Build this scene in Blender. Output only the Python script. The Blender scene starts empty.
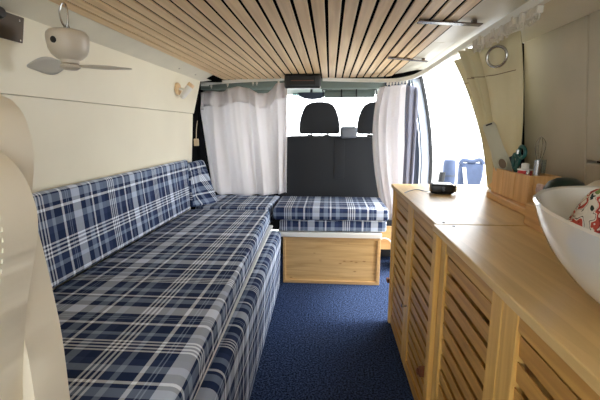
import bpy, bmesh, math, random
from mathutils import Vector, Matrix
random.seed(7)
sc = bpy.context.scene
C = sc.collection
PI = math.pi

# ------------------------------------------------------------ camera
FPX = 390.0
cam_d = bpy.data.cameras.new('camera'); cam = bpy.data.objects.new('camera', cam_d); C.objects.link(cam)
cam_d.sensor_width = 36; cam_d.lens = FPX / 600 * 36; cam_d.clip_start = 0.02
pitch = math.atan(72 / FPX); yaw = math.atan(30 * math.cos(pitch) / FPX)
cam.location = (0, 0, 1.05); cam.rotation_euler = (PI / 2 - pitch, 0, yaw)
sc.camera = cam

# ------------------------------------------------------------ world, sun, exposure
w = bpy.data.worlds.new('daylight'); sc.world = w; w.use_nodes = True
bg = w.node_tree.nodes['Background']; bg.inputs[0].default_value = (0.92, 0.96, 1.0, 1); bg.inputs[1].default_value = 3.4
sun_d = bpy.data.lights.new('sun', 'SUN'); sun = bpy.data.objects.new('sun', sun_d); C.objects.link(sun)
sun_d.energy = 2.5; sun_d.angle = math.radians(12); sun_d.color = (1, .95, .86)
sun.rotation_euler = Vector((0.42, 0.04, 1.0)).to_track_quat('Z', 'Y').to_euler()
sc.view_settings.view_transform = 'Standard'; sc.view_settings.look = 'None'
sc.view_settings.gamma = 1; sc.view_settings.exposure = 1.2; sc.view_settings.use_curve_mapping = False
try:
    sc.cycles.max_bounces = 14; sc.cycles.diffuse_bounces = 8; sc.cycles.sample_clamp_indirect = 8
except Exception: pass

# ------------------------------------------------------------ materials
def lin(c):
    def f(v):
        v /= 255.0
        return v / 12.92 if v <= .04045 else ((v + .055) / 1.055) ** 2.4
    return (f(c[0]), f(c[1]), f(c[2]), 1)
def base(name):
    m = bpy.data.materials.new(name); m.use_nodes = True
    nt = m.node_tree; return m, nt, nt.nodes['Principled BSDF']
def plain(name, col, rough=.6, metal=0, spec=None, trans=0, bump=0, bscale=200, coat=0, vary=0, vscale=6):
    m, nt, b = base(name)
    b.inputs['Base Color'].default_value = lin(col); b.inputs['Roughness'].default_value = rough
    b.inputs['Metallic'].default_value = metal
    if spec is not None: b.inputs['Specular IOR Level'].default_value = spec
    b.inputs['Coat Weight'].default_value = coat
    tc = nt.nodes.new('ShaderNodeTexCoord')
    if vary:
        n = nt.nodes.new('ShaderNodeTexNoise'); n.inputs['Scale'].default_value = vscale; n.inputs['Detail'].default_value = 5
        nt.links.new(tc.outputs['Object'], n.inputs['Vector'])
        r = nt.nodes.new('ShaderNodeValToRGB'); c = lin(col)
        r.color_ramp.elements[0].position = .3; r.color_ramp.elements[1].position = .7
        r.color_ramp.elements[0].color = (c[0] * (1 - vary), c[1] * (1 - vary), c[2] * (1 - vary), 1)
        r.color_ramp.elements[1].color = tuple(min(1, v * (1 + vary)) for v in c[:3]) + (1,)
        nt.links.new(n.outputs['Fac'], r.inputs['Fac']); nt.links.new(r.outputs['Color'], b.inputs['Base Color'])
    if bump:
        n = nt.nodes.new('ShaderNodeTexNoise'); n.inputs['Scale'].default_value = bscale
        nt.links.new(tc.outputs['Object'], n.inputs['Vector'])
        bp = nt.nodes.new('ShaderNodeBump'); bp.inputs['Strength'].default_value = bump; bp.inputs['Distance'].default_value = .002
        nt.links.new(n.outputs['Fac'], bp.inputs['Height']); nt.links.new(bp.outputs['Normal'], b.inputs['Normal'])
    return m
def wood(name, c1, c2, scale=(30, 2, 30), rough=.45, knots=False, stripes=None):
    """grain runs along the axis with the smallest scale"""
    m, nt, b = base(name)
    tc = nt.nodes.new('ShaderNodeTexCoord'); mp = nt.nodes.new('ShaderNodeMapping'); mp.inputs['Scale'].default_value = scale
    n = nt.nodes.new('ShaderNodeTexNoise'); n.inputs['Scale'].default_value = 1.6; n.inputs['Detail'].default_value = 6; n.inputs['Distortion'].default_value = .6
    r = nt.nodes.new('ShaderNodeValToRGB'); r.color_ramp.elements[0].position = .32; r.color_ramp.elements[1].position = .68
    r.color_ramp.elements[0].color = lin(c2); r.color_ramp.elements[1].color = lin(c1)
    nt.links.new(tc.outputs['Object'], mp.inputs['Vector']); nt.links.new(mp.outputs['Vector'], n.inputs['Vector'])
    nt.links.new(n.outputs['Fac'], r.inputs['Fac'])
    out = r.outputs['Color']
    if knots or stripes:
        k = nt.nodes.new('ShaderNodeTexVoronoi'); k.inputs['Scale'].default_value = 1.0
        mk = nt.nodes.new('ShaderNodeMapping'); mk.inputs['Scale'].default_value = knots or stripes
        nt.links.new(tc.outputs['Object'], mk.inputs['Vector']); nt.links.new(mk.outputs['Vector'], k.inputs['Vector'])
        kr = nt.nodes.new('ShaderNodeValToRGB')
        if knots:
            kr.color_ramp.elements[0].position = .05; kr.color_ramp.elements[1].position = .16
            kr.color_ramp.elements[0].color = (.55, .45, .36, 1); kr.color_ramp.elements[1].color = (1, 1, 1, 1)
            nt.links.new(k.outputs['Distance'], kr.inputs['Fac'])
        else:
            kr.color_ramp.elements[0].color = (.86, .84, .8, 1); kr.color_ramp.elements[1].color = (1.05, 1.05, 1.05, 1)
            nt.links.new(k.outputs['Color'], kr.inputs['Fac'])
        mx = nt.nodes.new('ShaderNodeMix'); mx.data_type = 'RGBA'; mx.blend_type = 'MULTIPLY'; mx.inputs['Factor'].default_value = 1
        nt.links.new(out, mx.inputs['A']); nt.links.new(kr.outputs['Color'], mx.inputs['B']); out = mx.outputs['Result']
    nt.links.new(out, b.inputs['Base Color']); b.inputs['Roughness'].default_value = rough
    return m
def cloth_mat(name, col, translucency=.35, bump=.25):
    m, nt, b = base(name); b.inputs['Base Color'].default_value = lin(col); b.inputs['Roughness'].default_value = .9
    b.inputs['Specular IOR Level'].default_value = .1
    t = nt.nodes.new('ShaderNodeBsdfTranslucent'); t.inputs['Color'].default_value = lin(col)
    tc = nt.nodes.new('ShaderNodeTexCoord'); n = nt.nodes.new('ShaderNodeTexNoise'); n.inputs['Scale'].default_value = 160
    nt.links.new(tc.outputs['Object'], n.inputs['Vector'])
    bp = nt.nodes.new('ShaderNodeBump'); bp.inputs['Strength'].default_value = bump; bp.inputs['Distance'].default_value = .002
    nt.links.new(n.outputs['Fac'], bp.inputs['Height']); nt.links.new(bp.outputs['Normal'], b.inputs['Normal'])
    mx = nt.nodes.new('ShaderNodeMixShader'); mx.inputs[0].default_value = translucency
    nt.links.new(b.outputs[0], mx.inputs[1]); nt.links.new(t.outputs[0], mx.inputs[2])
    nt.links.new(mx.outputs[0], nt.nodes['Material Output'].inputs[0])
    return m
def plaid_mat():
    m, nt, b = base('plaid_fabric'); b.inputs['Roughness'].default_value = .85; b.inputs['Specular IOR Level'].default_value = .15
    N = (.014, .027, .080, 1); D = (.032, .052, .13, 1); G = (.26, .33, .46, 1); L = (.68, .76, .90, 1); W = (.86, .92, 1.0, 1)
    stops = [(0, N), (.030, W), (.046, N), (.062, W), (.078, N), (.094, W), (.110, N), (.126, W), (.142, D), (.20, G), (.235, N), (.30, N),
             (.330, W), (.357, N), (.40, G), (.408, N), (.425, G), (.433, N), (.475, L), (.585, N), (.65, G), (.715, N), (.750, W), (.770, N), (.84, G), (.90, D), (.96, N)]
    tc = nt.nodes.new('ShaderNodeTexCoord'); sp = nt.nodes.new('ShaderNodeSeparateXYZ'); nt.links.new(tc.outputs['UV'], sp.inputs[0])
    cols = []
    for ax in 'XY':
        mu = nt.nodes.new('ShaderNodeMath'); mu.operation = 'MULTIPLY'; mu.inputs[1].default_value = 1 / .42; nt.links.new(sp.outputs[ax], mu.inputs[0])
        fr = nt.nodes.new('ShaderNodeMath'); fr.operation = 'FRACT'; nt.links.new(mu.outputs[0], fr.inputs[0])
        r = nt.nodes.new('ShaderNodeValToRGB'); cr = r.color_ramp; cr.interpolation = 'CONSTANT'
        cr.elements[0].position = 0; cr.elements[0].color = stops[0][1]; cr.elements[1].position = stops[1][0]; cr.elements[1].color = stops[1][1]
        for p, c in stops[2:]:
            e = cr.elements.new(p); e.color = c
        nt.links.new(fr.outputs[0], r.inputs['Fac']); cols.append(r.outputs['Color'])
    mx = nt.nodes.new('ShaderNodeMix'); mx.data_type = 'RGBA'; mx.inputs['Factor'].default_value = .5
    nt.links.new(cols[0], mx.inputs['A']); nt.links.new(cols[1], mx.inputs['B'])
    nt.links.new(mx.outputs['Result'], b.inputs['Base Color'])
    return m
def carpet_mat():
    m, nt, b = base('navy_carpet'); b.inputs['Roughness'].default_value = 1; b.inputs['Specular IOR Level'].default_value = .05
    tc = nt.nodes.new('ShaderNodeTexCoord'); n = nt.nodes.new('ShaderNodeTexNoise'); n.inputs['Scale'].default_value = 125; n.inputs['Detail'].default_value = 5; n.inputs['Roughness'].default_value = .7
    nt.links.new(tc.outputs['Object'], n.inputs['Vector'])
    r = nt.nodes.new('ShaderNodeValToRGB'); e = r.color_ramp.elements
    e[0].position = .42; e[0].color = lin((9, 16, 34)); e[1].position = .62; e[1].color = lin((74, 93, 134))
    nt.links.new(n.outputs['Fac'], r.inputs['Fac']); nt.links.new(r.outputs['Color'], b.inputs['Base Color'])
    bp = nt.nodes.new('ShaderNodeBump'); bp.inputs['Strength'].default_value = .8; bp.inputs['Distance'].default_value = .005
    nt.links.new(n.outputs['Fac'], bp.inputs['Height']); nt.links.new(bp.outputs['Normal'], b.inputs['Normal'])
    return m
def glass_mat(name, col=(255, 255, 255), gloss=.06):
    m = bpy.data.materials.new(name); m.use_nodes = True; nt = m.node_tree; nt.nodes.remove(nt.nodes['Principled BSDF'])
    t = nt.nodes.new('ShaderNodeBsdfTransparent'); t.inputs[0].default_value = lin(col)
    g = nt.nodes.new('ShaderNodeBsdfGlossy'); g.inputs['Roughness'].default_value = .03
    mx = nt.nodes.new('ShaderNodeMixShader'); mx.inputs[0].default_value = gloss
    nt.links.new(t.outputs[0], mx.inputs[1]); nt.links.new(g.outputs[0], mx.inputs[2]); nt.links.new(mx.outputs[0], nt.nodes['Material Output'].inputs[0])
    return m
def towel_mat():
    m, nt, b = base('floral_cloth'); b.inputs['Roughness'].default_value = .9
    tc = nt.nodes.new('ShaderNodeTexCoord')
    n = nt.nodes.new('ShaderNodeTexNoise'); n.inputs['Scale'].default_value = 34; n.inputs['Detail'].default_value = 1.5; n.inputs['Distortion'].default_value = 1.2
    nt.links.new(tc.outputs['Object'], n.inputs['Vector'])
    r = nt.nodes.new('ShaderNodeValToRGB'); cr = r.color_ramp; cr.interpolation = 'CONSTANT'
    cr.elements[0].position = 0; cr.elements[0].color = lin((30, 50, 48)); cr.elements[1].position = .35; cr.elements[1].color = lin((215, 210, 200))
    for p, c in ((.45, (222, 217, 206)), (.50, (96, 88, 84)), (.52, (225, 220, 210)), (.56, (186, 78, 66)), (.62, (140, 50, 50)), (.66, (226, 221, 211))):
        e = cr.elements.new(p); e.color = lin(c)
    nt.links.new(n.outputs['Fac'], r.inputs['Fac'])
    n2 = nt.nodes.new('ShaderNodeTexNoise'); n2.inputs['Scale'].default_value = 22; nt.links.new(tc.outputs['Object'], n2.inputs['Vector'])
    r2 = nt.nodes.new('ShaderNodeValToRGB'); r2.color_ramp.interpolation = 'CONSTANT'; r2.color_ramp.elements[0].color = (0, 0, 0, 1); r2.color_ramp.elements[1].position = .60; r2.color_ramp.elements[1].color = (1, 1, 1, 1)
    nt.links.new(n2.outputs['Fac'], r2.inputs['Fac'])
    mx = nt.nodes.new('ShaderNodeMix'); mx.data_type = 'RGBA'; nt.links.new(r2.outputs['Color'], mx.inputs['Factor'])
    nt.links.new(r.outputs['Color'], mx.inputs['A']); mx.inputs['B'].default_value = lin((110, 135, 70))
    nt.links.new(mx.outputs['Result'], b.inputs['Base Color'])
    return m

M = dict(
    cream_wall=plain('cream_wall_panel', (240, 233, 210), .45, vary=.03, vscale=3),
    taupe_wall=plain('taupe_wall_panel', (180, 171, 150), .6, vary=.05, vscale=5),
    white_trim=plain('cream_roof_trim', (222, 215, 196), .35, vary=.04, vscale=9),
    header=plain('grey_green_plastic', (112, 124, 116), .5),
    dark_gap=plain('black_felt', (14, 14, 15), .95, spec=0),
    slat=wood('oak_ceiling_slat', (242, 212, 168), (218, 184, 140), (26, 1.0, 26), .5),
    bamboo_y_shaded=wood('bamboo_along_y_shaded', (214, 167, 92), (186, 138, 72), (38, 2.2, 38), .42),  # same bamboo as the posts; shade on louvres and rails put into the colour
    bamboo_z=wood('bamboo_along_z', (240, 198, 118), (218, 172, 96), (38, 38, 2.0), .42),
    bamboo_x=wood('bamboo_along_x', (212, 172, 114), (184, 142, 86), (2.2, 38, 38), .42),
    worktop=wood('bamboo_worktop', (228, 197, 138), (213, 179, 120), (22, 2.0, 22), .33, stripes=(50, 2.2, 50)),
    box_front=wood('pine_like_bamboo', (214, 182, 128), (186, 150, 98), (2.0, 30, 30), .5, knots=(11, 11, 26)),
    box_frame=wood('bamboo_frame_x', (208, 172, 120), (192, 154, 104), (2.0, 40, 40), .5),
    holder=wood('beech_block', (230, 188, 128), (206, 160, 102), (34, 34, 3), .5),
    holder_base=wood('beech_base', (220, 176, 116), (196, 150, 94), (34, 3, 34), .5),
    plaid=plaid_mat(), carpet=carpet_mat(),
    white_board=plain('white_board_edge', (226, 228, 226), .4),
    linen=cloth_mat('white_linen', (244, 242, 243), .5),
    linen_blue=cloth_mat('pale_blue_grey_linen', (150, 153, 172), .08),
    khaki=cloth_mat('khaki_canvas', (212, 204, 170), .04),
    cream_leather=plain('cream_upholstery', (240, 232, 212), .55, bump=.15, bscale=60),
    seam=plain('brown_seam', (120, 104, 84), .8),
    black_fabric=plain('charcoal_seat_fabric', (36, 39, 44), .9, bump=.3, bscale=300),
    grey_plastic=plain('grey_plastic', (105, 112, 124), .5),
    black_plastic=plain('black_plastic', (22, 23, 26), .35),
    black_rubber=plain('black_rubber', (16, 17, 20), .6),
    rail=plain('white_rail', (238, 238, 232), .3),
    glider=plain('white_glider', (214, 208, 194), .4),
    fan=plain('warm_grey_fan_plastic', (205, 196, 180), .32),
    fan_blade=plain('grey_fan_blade', (196, 194, 188), .3),
    steel=plain('brushed_steel', (190, 190, 190), .25, metal=1),
    dark_steel=plain('dark_mirror_steel', (84, 76, 68), .3, metal=1),
    porcelain=plain('white_porcelain', (226, 224, 218), .12, coat=.4),
    leather=plain('brown_leather', (112, 62, 38), .5),
    teal=plain('teal_plastic', (10, 78, 76), .35), red=plain('red_plastic', (196, 38, 44), .4),
    white_plastic=plain('white_plastic', (232, 230, 224), .4),
    grey_green=plain('sage_grey_tool_plastic', (186, 186, 166), .5),
    bottle_green=plain('dark_green_silicone', (18, 40, 36), .4),
    blue_fabric=plain('blue_camping_fabric', (60, 72, 98), .8, vary=.15, vscale=12),
    door_paint=plain('pale_blue_grey_paint', (196, 208, 222), .3),
    dark_blue=plain('dark_slate_trim', (52, 60, 76), .6),
    ground=plain('pale_concrete', (186, 186, 182), .9, vary=.03),
    paving=plain('white_render', (240, 240, 238), .9),
    glass=glass_mat('clear_glass'), tint=glass_mat('tinted_glass_band', (190, 208, 206), .1),
    jar_glass=glass_mat('thin_clear_glass', (235, 240, 240), .22),
    dark_strap=plain('dark_brown_strap', (88, 70, 58), .22),
    beige=plain('beige_webbing', (196, 176, 148), .8), towel=towel_mat(),
    pink=plain('dusty_pink_plastic', (196, 168, 160), .4),
)

# ------------------------------------------------------------ helpers
def tag(o, label=None, cat=None, group=None, kind=None):
    if label: o['label'] = label
    if cat: o['category'] = cat
    if group: o['group'] = group
    if kind: o['kind'] = kind
    return o
def thing(name, label, cat, loc, group=None):
    o = bpy.data.objects.new(name, None); C.objects.link(o); o.location = loc; o.empty_display_size = .05
    return tag(o, label, cat, group)
def wloc(p):
    v = Vector((0, 0, 0))
    while p is not None:
        v += p.location; p = p.parent
    return v
def obj(name, bm, mat, parent=None, smooth=False, origin=None):
    """bm is in world coordinates; parts are stored relative to their thing"""
    o_loc = Vector((0, 0, 0))
    if parent is not None: off = wloc(parent)
    else:
        off = Vector(origin) if origin is not None else Vector((0, 0, 0)); o_loc = off
    for v in bm.verts: v.co -= off
    bmesh.ops.recalc_face_normals(bm, faces=bm.faces)
    me = bpy.data.meshes.new(name); bm.to_mesh(me); bm.free()
    mats = mat if isinstance(mat, (list, tuple)) else [mat]
    for m in mats: me.materials.append(m)
    for p in me.polygons: p.use_smooth = smooth
    if smooth:
        try: me.set_sharp_from_angle(angle=math.radians(40))
        except Exception: pass
    o = bpy.data.objects.new(name, me); C.objects.link(o); o.location = o_loc
    if parent is not None: o.parent = parent
    return o
def struct(name, bm, mat, smooth=False):
    return tag(obj(name, bm, mat, None, smooth), kind='structure')
def B(): return bmesh.new()
def hexa(bm, pts, mi=0, bev=0, seg=2):
    """pts: 4 bottom (ccw) then 4 top"""
    vs = [bm.verts.new(p) for p in pts]
    fs = []
    for idx in ((3, 2, 1, 0), (4, 5, 6, 7), (0, 1, 5, 4), (1, 2, 6, 5), (2, 3, 7, 6), (3, 0, 4, 7)):
        f = bm.faces.new([vs[i] for i in idx]); f.material_index = mi; fs.append(f)
    if bev:
        es = list({e for f in fs for e in f.edges})
        bmesh.ops.bevel(bm, geom=es, offset=bev, segments=seg, affect='EDGES', profile=.5, clamp_overlap=True)
    return bm
def box(bm, x0, x1, y0, y1, z0, z1, bev=0, mi=0, seg=2):
    return hexa(bm, [(x0, y0, z0), (x1, y0, z0), (x1, y1, z0), (x0, y1, z0), (x0, y0, z1), (x1, y0, z1), (x1, y1, z1), (x0, y1, z1)], mi, bev, seg)
def tube(bm, pts, r, n=8, cap=True, mi=0):
    pts = [Vector(p) for p in pts]; rs = r if isinstance(r, (list, tuple)) else [r] * len(pts)
    rings = []; prev = None
    for i, p in enumerate(pts):
        t = (pts[min(i + 1, len(pts) - 1)] - pts[max(i - 1, 0)])
        t = t.normalized() if t.length > 1e-9 else Vector((0, 0, 1))
        if prev is None:
            a = Vector((0, 0, 1)) if abs(t.z) < .9 else Vector((1, 0, 0)); u = t.cross(a).normalized()
        else:
            u = (prev - t * prev.dot(t)).normalized()
        prev = u; v = t.cross(u)
        rings.append([bm.verts.new(p + (u * math.cos(2 * PI * k / n) + v * math.sin(2 * PI * k / n)) * rs[i]) for k in range(n)])
    for a, b in zip(rings, rings[1:]):
        for k in range(n):
            f = bm.faces.new((a[k], a[(k + 1) % n], b[(k + 1) % n], b[k])); f.material_index = mi
    if cap:
        bm.faces.new(rings[0][::-1]).material_index = mi; bm.faces.new(rings[-1]).material_index = mi
    return bm
def ring(bm, c, R, r, axis='y', n=28, m=8, sx=1, sz=1):
    c = Vector(c)
    def P(a):
        ca, sa = math.cos(a) * R * sx, math.sin(a) * R * sz
        return {'y': Vector((ca, 0, sa)), 'x': Vector((0, ca, sa)), 'z': Vector((ca, sa, 0))}[axis]
    rings = []
    for i in range(n):
        a = 2 * PI * i / n; p = P(a); t = (P(a + .01) - P(a - .01)).normalized()
        nrm = {'y': Vector((0, 1, 0)), 'x': Vector((1, 0, 0)), 'z': Vector((0, 0, 1))}[axis]; q = t.cross(nrm)
        rings.append([bm.verts.new(c + p + (q * math.cos(2 * PI * k / m) + nrm * math.sin(2 * PI * k / m)) * r) for k in range(m)])
    for i in range(n):
        a, b = rings[i], rings[(i + 1) % n]
        for k in range(m): bm.faces.new((a[k], a[(k + 1) % m], b[(k + 1) % m], b[k]))
    return bm
def lathe(bm, c, prof, n=32, sx=1, sy=1, mat=None):
    """prof: list of (r, z); closed at ends when r == 0"""
    c = Vector(c); rings = []
    for r, z in prof:
        if r <= 1e-6: rings.append([bm.verts.new(c + Vector((0, 0, z)))])
        else: rings.append([bm.verts.new(c + Vector((math.cos(2 * PI * k / n) * r * sx, math.sin(2 * PI * k / n) * r * sy, z))) for k in range(n)])
    for a, b in zip(rings, rings[1:]):
        for k in range(n):
            if len(a) == 1 and len(b) == 1: break
            if len(a) == 1: bm.faces.new((a[0], b[(k + 1) % n], b[k]))
            elif len(b) == 1: bm.faces.new((a[k], a[(k + 1) % n], b[0]))
            else: bm.faces.new((a[k], a[(k + 1) % n], b[(k + 1) % n], b[k]))
    if mat is not None: bmesh.ops.transform(bm, matrix=mat, verts=[v for rr in rings for v in rr], space=Matrix.Translation(-c))
    return bm
def prism(bm, pts, d, bev=0, seg=3, mi=0):
    """outline pts (3D, planar) pushed by vector d"""
    d = Vector(d); a = [bm.verts.new(p) for p in pts]; b = [bm.verts.new(Vector(p) + d) for p in pts]; n = len(a)
    fs = [bm.faces.new(a[::-1]), bm.faces.new(b)]
    for i in range(n): fs.append(bm.faces.new((a[i], a[(i + 1) % n], b[(i + 1) % n], b[i])))
    for f in fs: f.material_index = mi
    if bev:
        es = list(fs[0].edges) + list(fs[1].edges)
        bmesh.ops.bevel(bm, geom=es, offset=bev, segments=seg, affect='EDGES', profile=.5, clamp_overlap=True)
    return bm
def smooth_loop(pts, n=6, closed=False):
    """Catmull-Rom through points"""
    P = [Vector(p) for p in pts]; out = []; L = len(P)
    rng = range(L) if closed else range(L - 1)
    for i in rng:
        if closed: p0, p1, p2, p3 = P[i - 1], P[i], P[(i + 1) % L], P[(i + 2) % L]
        else: p0, p1, p2, p3 = P[max(i - 1, 0)], P[i], P[i + 1], P[min(i + 2, L - 1)]
        for k in range(n):
            t = k / n
            out.append(.5 * ((2 * p1) + (-p0 + p2) * t + (2 * p0 - 5 * p1 + 4 * p2 - p3) * t * t + (-p0 + 3 * p1 - 3 * p2 + p3) * t ** 3))
    if not closed: out.append(P[-1])
    return out
def plaid_uv(o, off=(0, 0), swap=False):
    """woven check follows the cover over its edges, in metres"""
    me = o.data; ox, oy, oz = o.location; uv = me.uv_layers.new(name='UVMap')
    xs = [v.co.x + ox for v in me.vertices]; ys = [v.co.y + oy for v in me.vertices]; zs = [v.co.z + oz for v in me.vertices]
    X1, Y0, Y1, Z1 = max(xs), min(ys), max(ys), max(zs)
    for p in me.polygons:
        n = p.normal; a = [abs(n.x), abs(n.y), abs(n.z)]
        for li in p.loop_indices:
            c = me.vertices[me.loops[li].vertex_index].co + Vector((ox, oy, oz))
            if a[2] >= max(a[0], a[1]) - 1e-4: u, v = c.y, c.x
            elif a[0] >= a[1]: u, v = c.y, X1 + (Z1 - c.z)
            else: u, v = (Y0 - (Z1 - c.z)) if n.y < 0 else (Y1 + (Z1 - c.z)), c.x
            if swap: u, v = v, u
            uv.data[li].uv = (u + off[0] + 42, v + off[1] + 42)
def drape(name, top, bot, parent, mat, nu=90, nv=26, amp=.018, folds=7, hem=None, phase=0., thick=.0025, mid=None, sharp=1.0, amp_bot=None):
    """pleated hanging cloth between a top and a bottom path; folds push it along its own normal"""
    def samp(path, t):
        n = len(path) - 1; f = min(t * n, n - 1e-6); i = int(f); return Vector(path[i]).lerp(Vector(path[i + 1]), f - i)
    bm = B(); g = []
    for j in range(nv + 1):
        s = j / nv; row = []
        for i in range(nu + 1):
            t = i / nu
            p = samp(top, t).lerp(samp(bot, t), s)
            if mid is not None:
                m_ = samp(mid, t); p = samp(top, t) * (1 - s) ** 2 + m_ * 2 * s * (1 - s) + samp(bot, t) * s * s
            tt = (samp(top, min(1, t + .02)) - samp(top, max(0, t - .02))); nn = Vector((-tt.y, tt.x, 0)).normalized()
            A = amp if amp_bot is None else amp * (1 - s) + amp_bot * s
            ph = folds * 2 * PI * t + phase + .55 * math.sin(2.3 * s + 5 * t)
            wv = math.sin(ph) + .38 * math.sin(1.7 * ph + 1.3 + 1.5 * s) + .07 * math.sin(4.3 * ph + 2 * s)
            row.append(bm.verts.new(p + nn * A * wv))
        g.append(row)
    for j in range(nv):
        for i in range(nu): bm.faces.new((g[j][i], g[j][i + 1], g[j + 1][i + 1], g[j + 1][i]))
    o = obj(name, bm, mat, parent, True)
    md = o.modifiers.new('thick', 'SOLIDIFY'); md.thickness = thick; md.offset = 0
    return o

# ------------------------------------------------------------ structure
struct('floor', box(B(), -1.02, .90, -1.0, 3.4, -.03, 0), M['carpet'])
# left wall: leaning cream panels with a horizontal joint
bm = B()
def lw(z): return -1.0 + (z - .5) * .08
hexa(bm, [(-1.10, -.6, 0), (lw(0), -.6, 0), (lw(0), 2.72, 0), (-1.10, 2.72, 0), (-1.06, -.6, 1.1465), (lw(1.1465), -.6, 1.1465), (lw(1.1465), 2.70, 1.1465), (-1.06, 2.70, 1.1465)])
hexa(bm, [(-1.06, -.6, 1.1495), (lw(1.1495) , -.6, 1.1495), (lw(1.1495), 2.72, 1.1495), (-1.06, 2.72, 1.1495), (-1.05, -.6, 1.385), (lw(1.385), -.6, 1.385), (lw(1.385), 2.84, 1.385), (-1.05, 2.84, 1.385)])
struct('wall_left', bm, M['cream_wall'])
# right wall: leaning taupe panel, with a vertical joint and a horizontal slot
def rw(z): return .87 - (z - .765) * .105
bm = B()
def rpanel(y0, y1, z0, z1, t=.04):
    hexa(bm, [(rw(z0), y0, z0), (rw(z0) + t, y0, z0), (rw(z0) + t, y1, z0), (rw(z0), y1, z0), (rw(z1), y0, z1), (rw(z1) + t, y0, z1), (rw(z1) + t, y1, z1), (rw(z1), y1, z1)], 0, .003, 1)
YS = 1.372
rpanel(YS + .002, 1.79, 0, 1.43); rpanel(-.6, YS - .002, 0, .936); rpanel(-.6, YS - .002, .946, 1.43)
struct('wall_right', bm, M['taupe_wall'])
bm = box(B(), .915, .93, -.6, 1.93, 0, 1.46); box(bm, .79, .91, 1.795, 1.93, .0, 1.40); struct('trim_9', bm, M['dark_gap'])
# ceiling: black backing, white roof lining, oak slats
bm = B(); box(bm, -.845, .452, -.6, 3.135, 1.4268, 1.45)
struct('ceiling', bm, M['dark_gap'])
bm = B(); n = 25; x0, x1 = -.84, .447; pw = (x1 - x0) / n
for i in range(n):
    a = x0 + i * pw; yend = 3.11 - .085 * (i / n)
    box(bm, a + .0056, a + pw - .0056, -.6, yend, 1.4205, 1.4265, .0012, seg=1)
tag(obj('ceiling_slats', bm, M['slat']), kind='structure')
bm = B()   # left cove
hexa(bm, [(-.935, -.6, 1.378), (-.843, -.6, 1.424), (-.843, 3.12, 1.424), (-.935, 2.86, 1.378), (-.935, -.6, 1.392), (-.843, -.6, 1.446), (-.843, 3.12, 1.446), (-.935, 2.86, 1.392)])
struct('trim_1', bm, M['white_trim'])
bm = B()   # right roof lining, between slats and door opening
pr = [(.449, 1.430), (.50, 1.428), (.56, 1.432), (.615, 1.422), (.625, 1.45), (.449, 1.45)]
prism(bm, [(x, 1.9, z) for x, z in pr], (0, 1.16, 0))
pr2 = [(.449, 1.430), (.56, 1.428), (.68, 1.422), (.805, 1.400), (.83, 1.42), (.80, 1.46), (.449, 1.46)]
prism(bm, [(x, -.6, z) for x, z in pr2], (0, 2.5, 0))
struct('trim_2', bm, M['white_trim'])
# rear end of the van behind the camera: unseen closed doors, two openings sized to control the light inside
bm = B(); box(bm, -1.05, .90, -.66, -.61, 0, .80); box(bm, -1.05, .90, -.66, -.61, 1.26, 1.45)
for a, b_ in ((-1.05, -.85), (-.12, .0), (.72, .90)): box(bm, a, b_, -.66, -.61, .80, 1.26)
struct('wall_back', bm, M['cream_wall'])
# front bulkhead strips: black pillar lining behind the left curtain, cab header, cab sides
bm = B()
hexa(bm, [(-1.06, 2.74, 0), (-.99, 2.74, 0), (-.99, 2.80, 0), (-1.06, 2.80, 0), (-1.0, 2.80, 1.44), (-.93, 2.80, 1.44), (-.93, 2.86, 1.44), (-1.0, 2.86, 1.44)])
box(bm, -1.12, -1.04, 2.80, 3.5, 0, 1.43); box(bm, -1.05, -.84, 2.86, 3.2, 1.40, 1.46)
struct('trim_3', bm, M['dark_gap'])
bm = B()   # cab headliner sloping to the windscreen
hexa(bm, [(-1.1, 3.125, 1.425), (.62, 3.13, 1.45), (.62, 4.0, 1.375), (-1.1, 4.0, 1.375), (-1.1, 3.13, 1.50), (.62, 3.13, 1.50), (.62, 4.0, 1.42), (-1.1, 4.0, 1.42)])
box(bm, -1.1, .62, 3.165, 3.22, 1.352, 1.46, .02, seg=4); box(bm, -1.1, -.36, 3.23, 3.28, 1.27, 1.42, .02, seg=4)
struct('trim_4', bm, M['header'], True)
bm = B(); box(bm, -1.1, .8, 3.95, 4.3, .0, .86); box(bm, -1.14, -1.08, 3.4, 4.3, 0, .9)
struct('wall_front', bm, M['dark_gap'])
bm = B(); hexa(bm, [(-.95, 4.22, .86), (.72, 4.22, .86), (.72, 4.225, .86), (-.95, 4.225, .86), (-.85, 3.99, 1.40), (.66, 3.99, 1.40), (.66, 3.995, 1.40), (-.85, 3.995, 1.40)])
struct('window_1', bm, M['glass'])
# right door pillar: curved seal, painted edge and slate lining
def pillar(xo, yo, wx, wy, t0=0, t1=1):
    out = []
    for z in [0, .3, .6, .8, 1.0, 1.15, 1.28, 1.38, 1.43]:
        lean = -.115 * max(0, (z - .75) / .68) ** 1.7
        out.append((xo + lean, yo, z))
    return out
def ribbon(bm, path, wx, wy):
    for a, b_ in zip(path, path[1:]):
        hexa(bm, [(a[0], a[1], a[2]), (a[0] + wx, a[1], a[2]), (a[0] + wx, a[1] + wy, a[2]), (a[0], a[1] + wy, a[2]),
                  (b_[0], b_[1], b_[2]), (b_[0] + wx, b_[1], b_[2]), (b_[0] + wx, b_[1] + wy, b_[2]), (b_[0], b_[1] + wy, b_[2])])
    return bm
bm = B(); ribbon(bm, pillar(.763, 3.02, 0, 0), .018, .05); struct('trim_5', bm, M['black_rubber'])
bm = B(); ribbon(bm, pillar(.708, 3.05, 0, 0), .055, .06); struct('trim_6', bm, M['door_paint'])
bm = B(); ribbon(bm, pillar(.52, 3.13, 0, 0), .188, .04); struct('trim_7', bm, M['dark_blue'])
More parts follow.
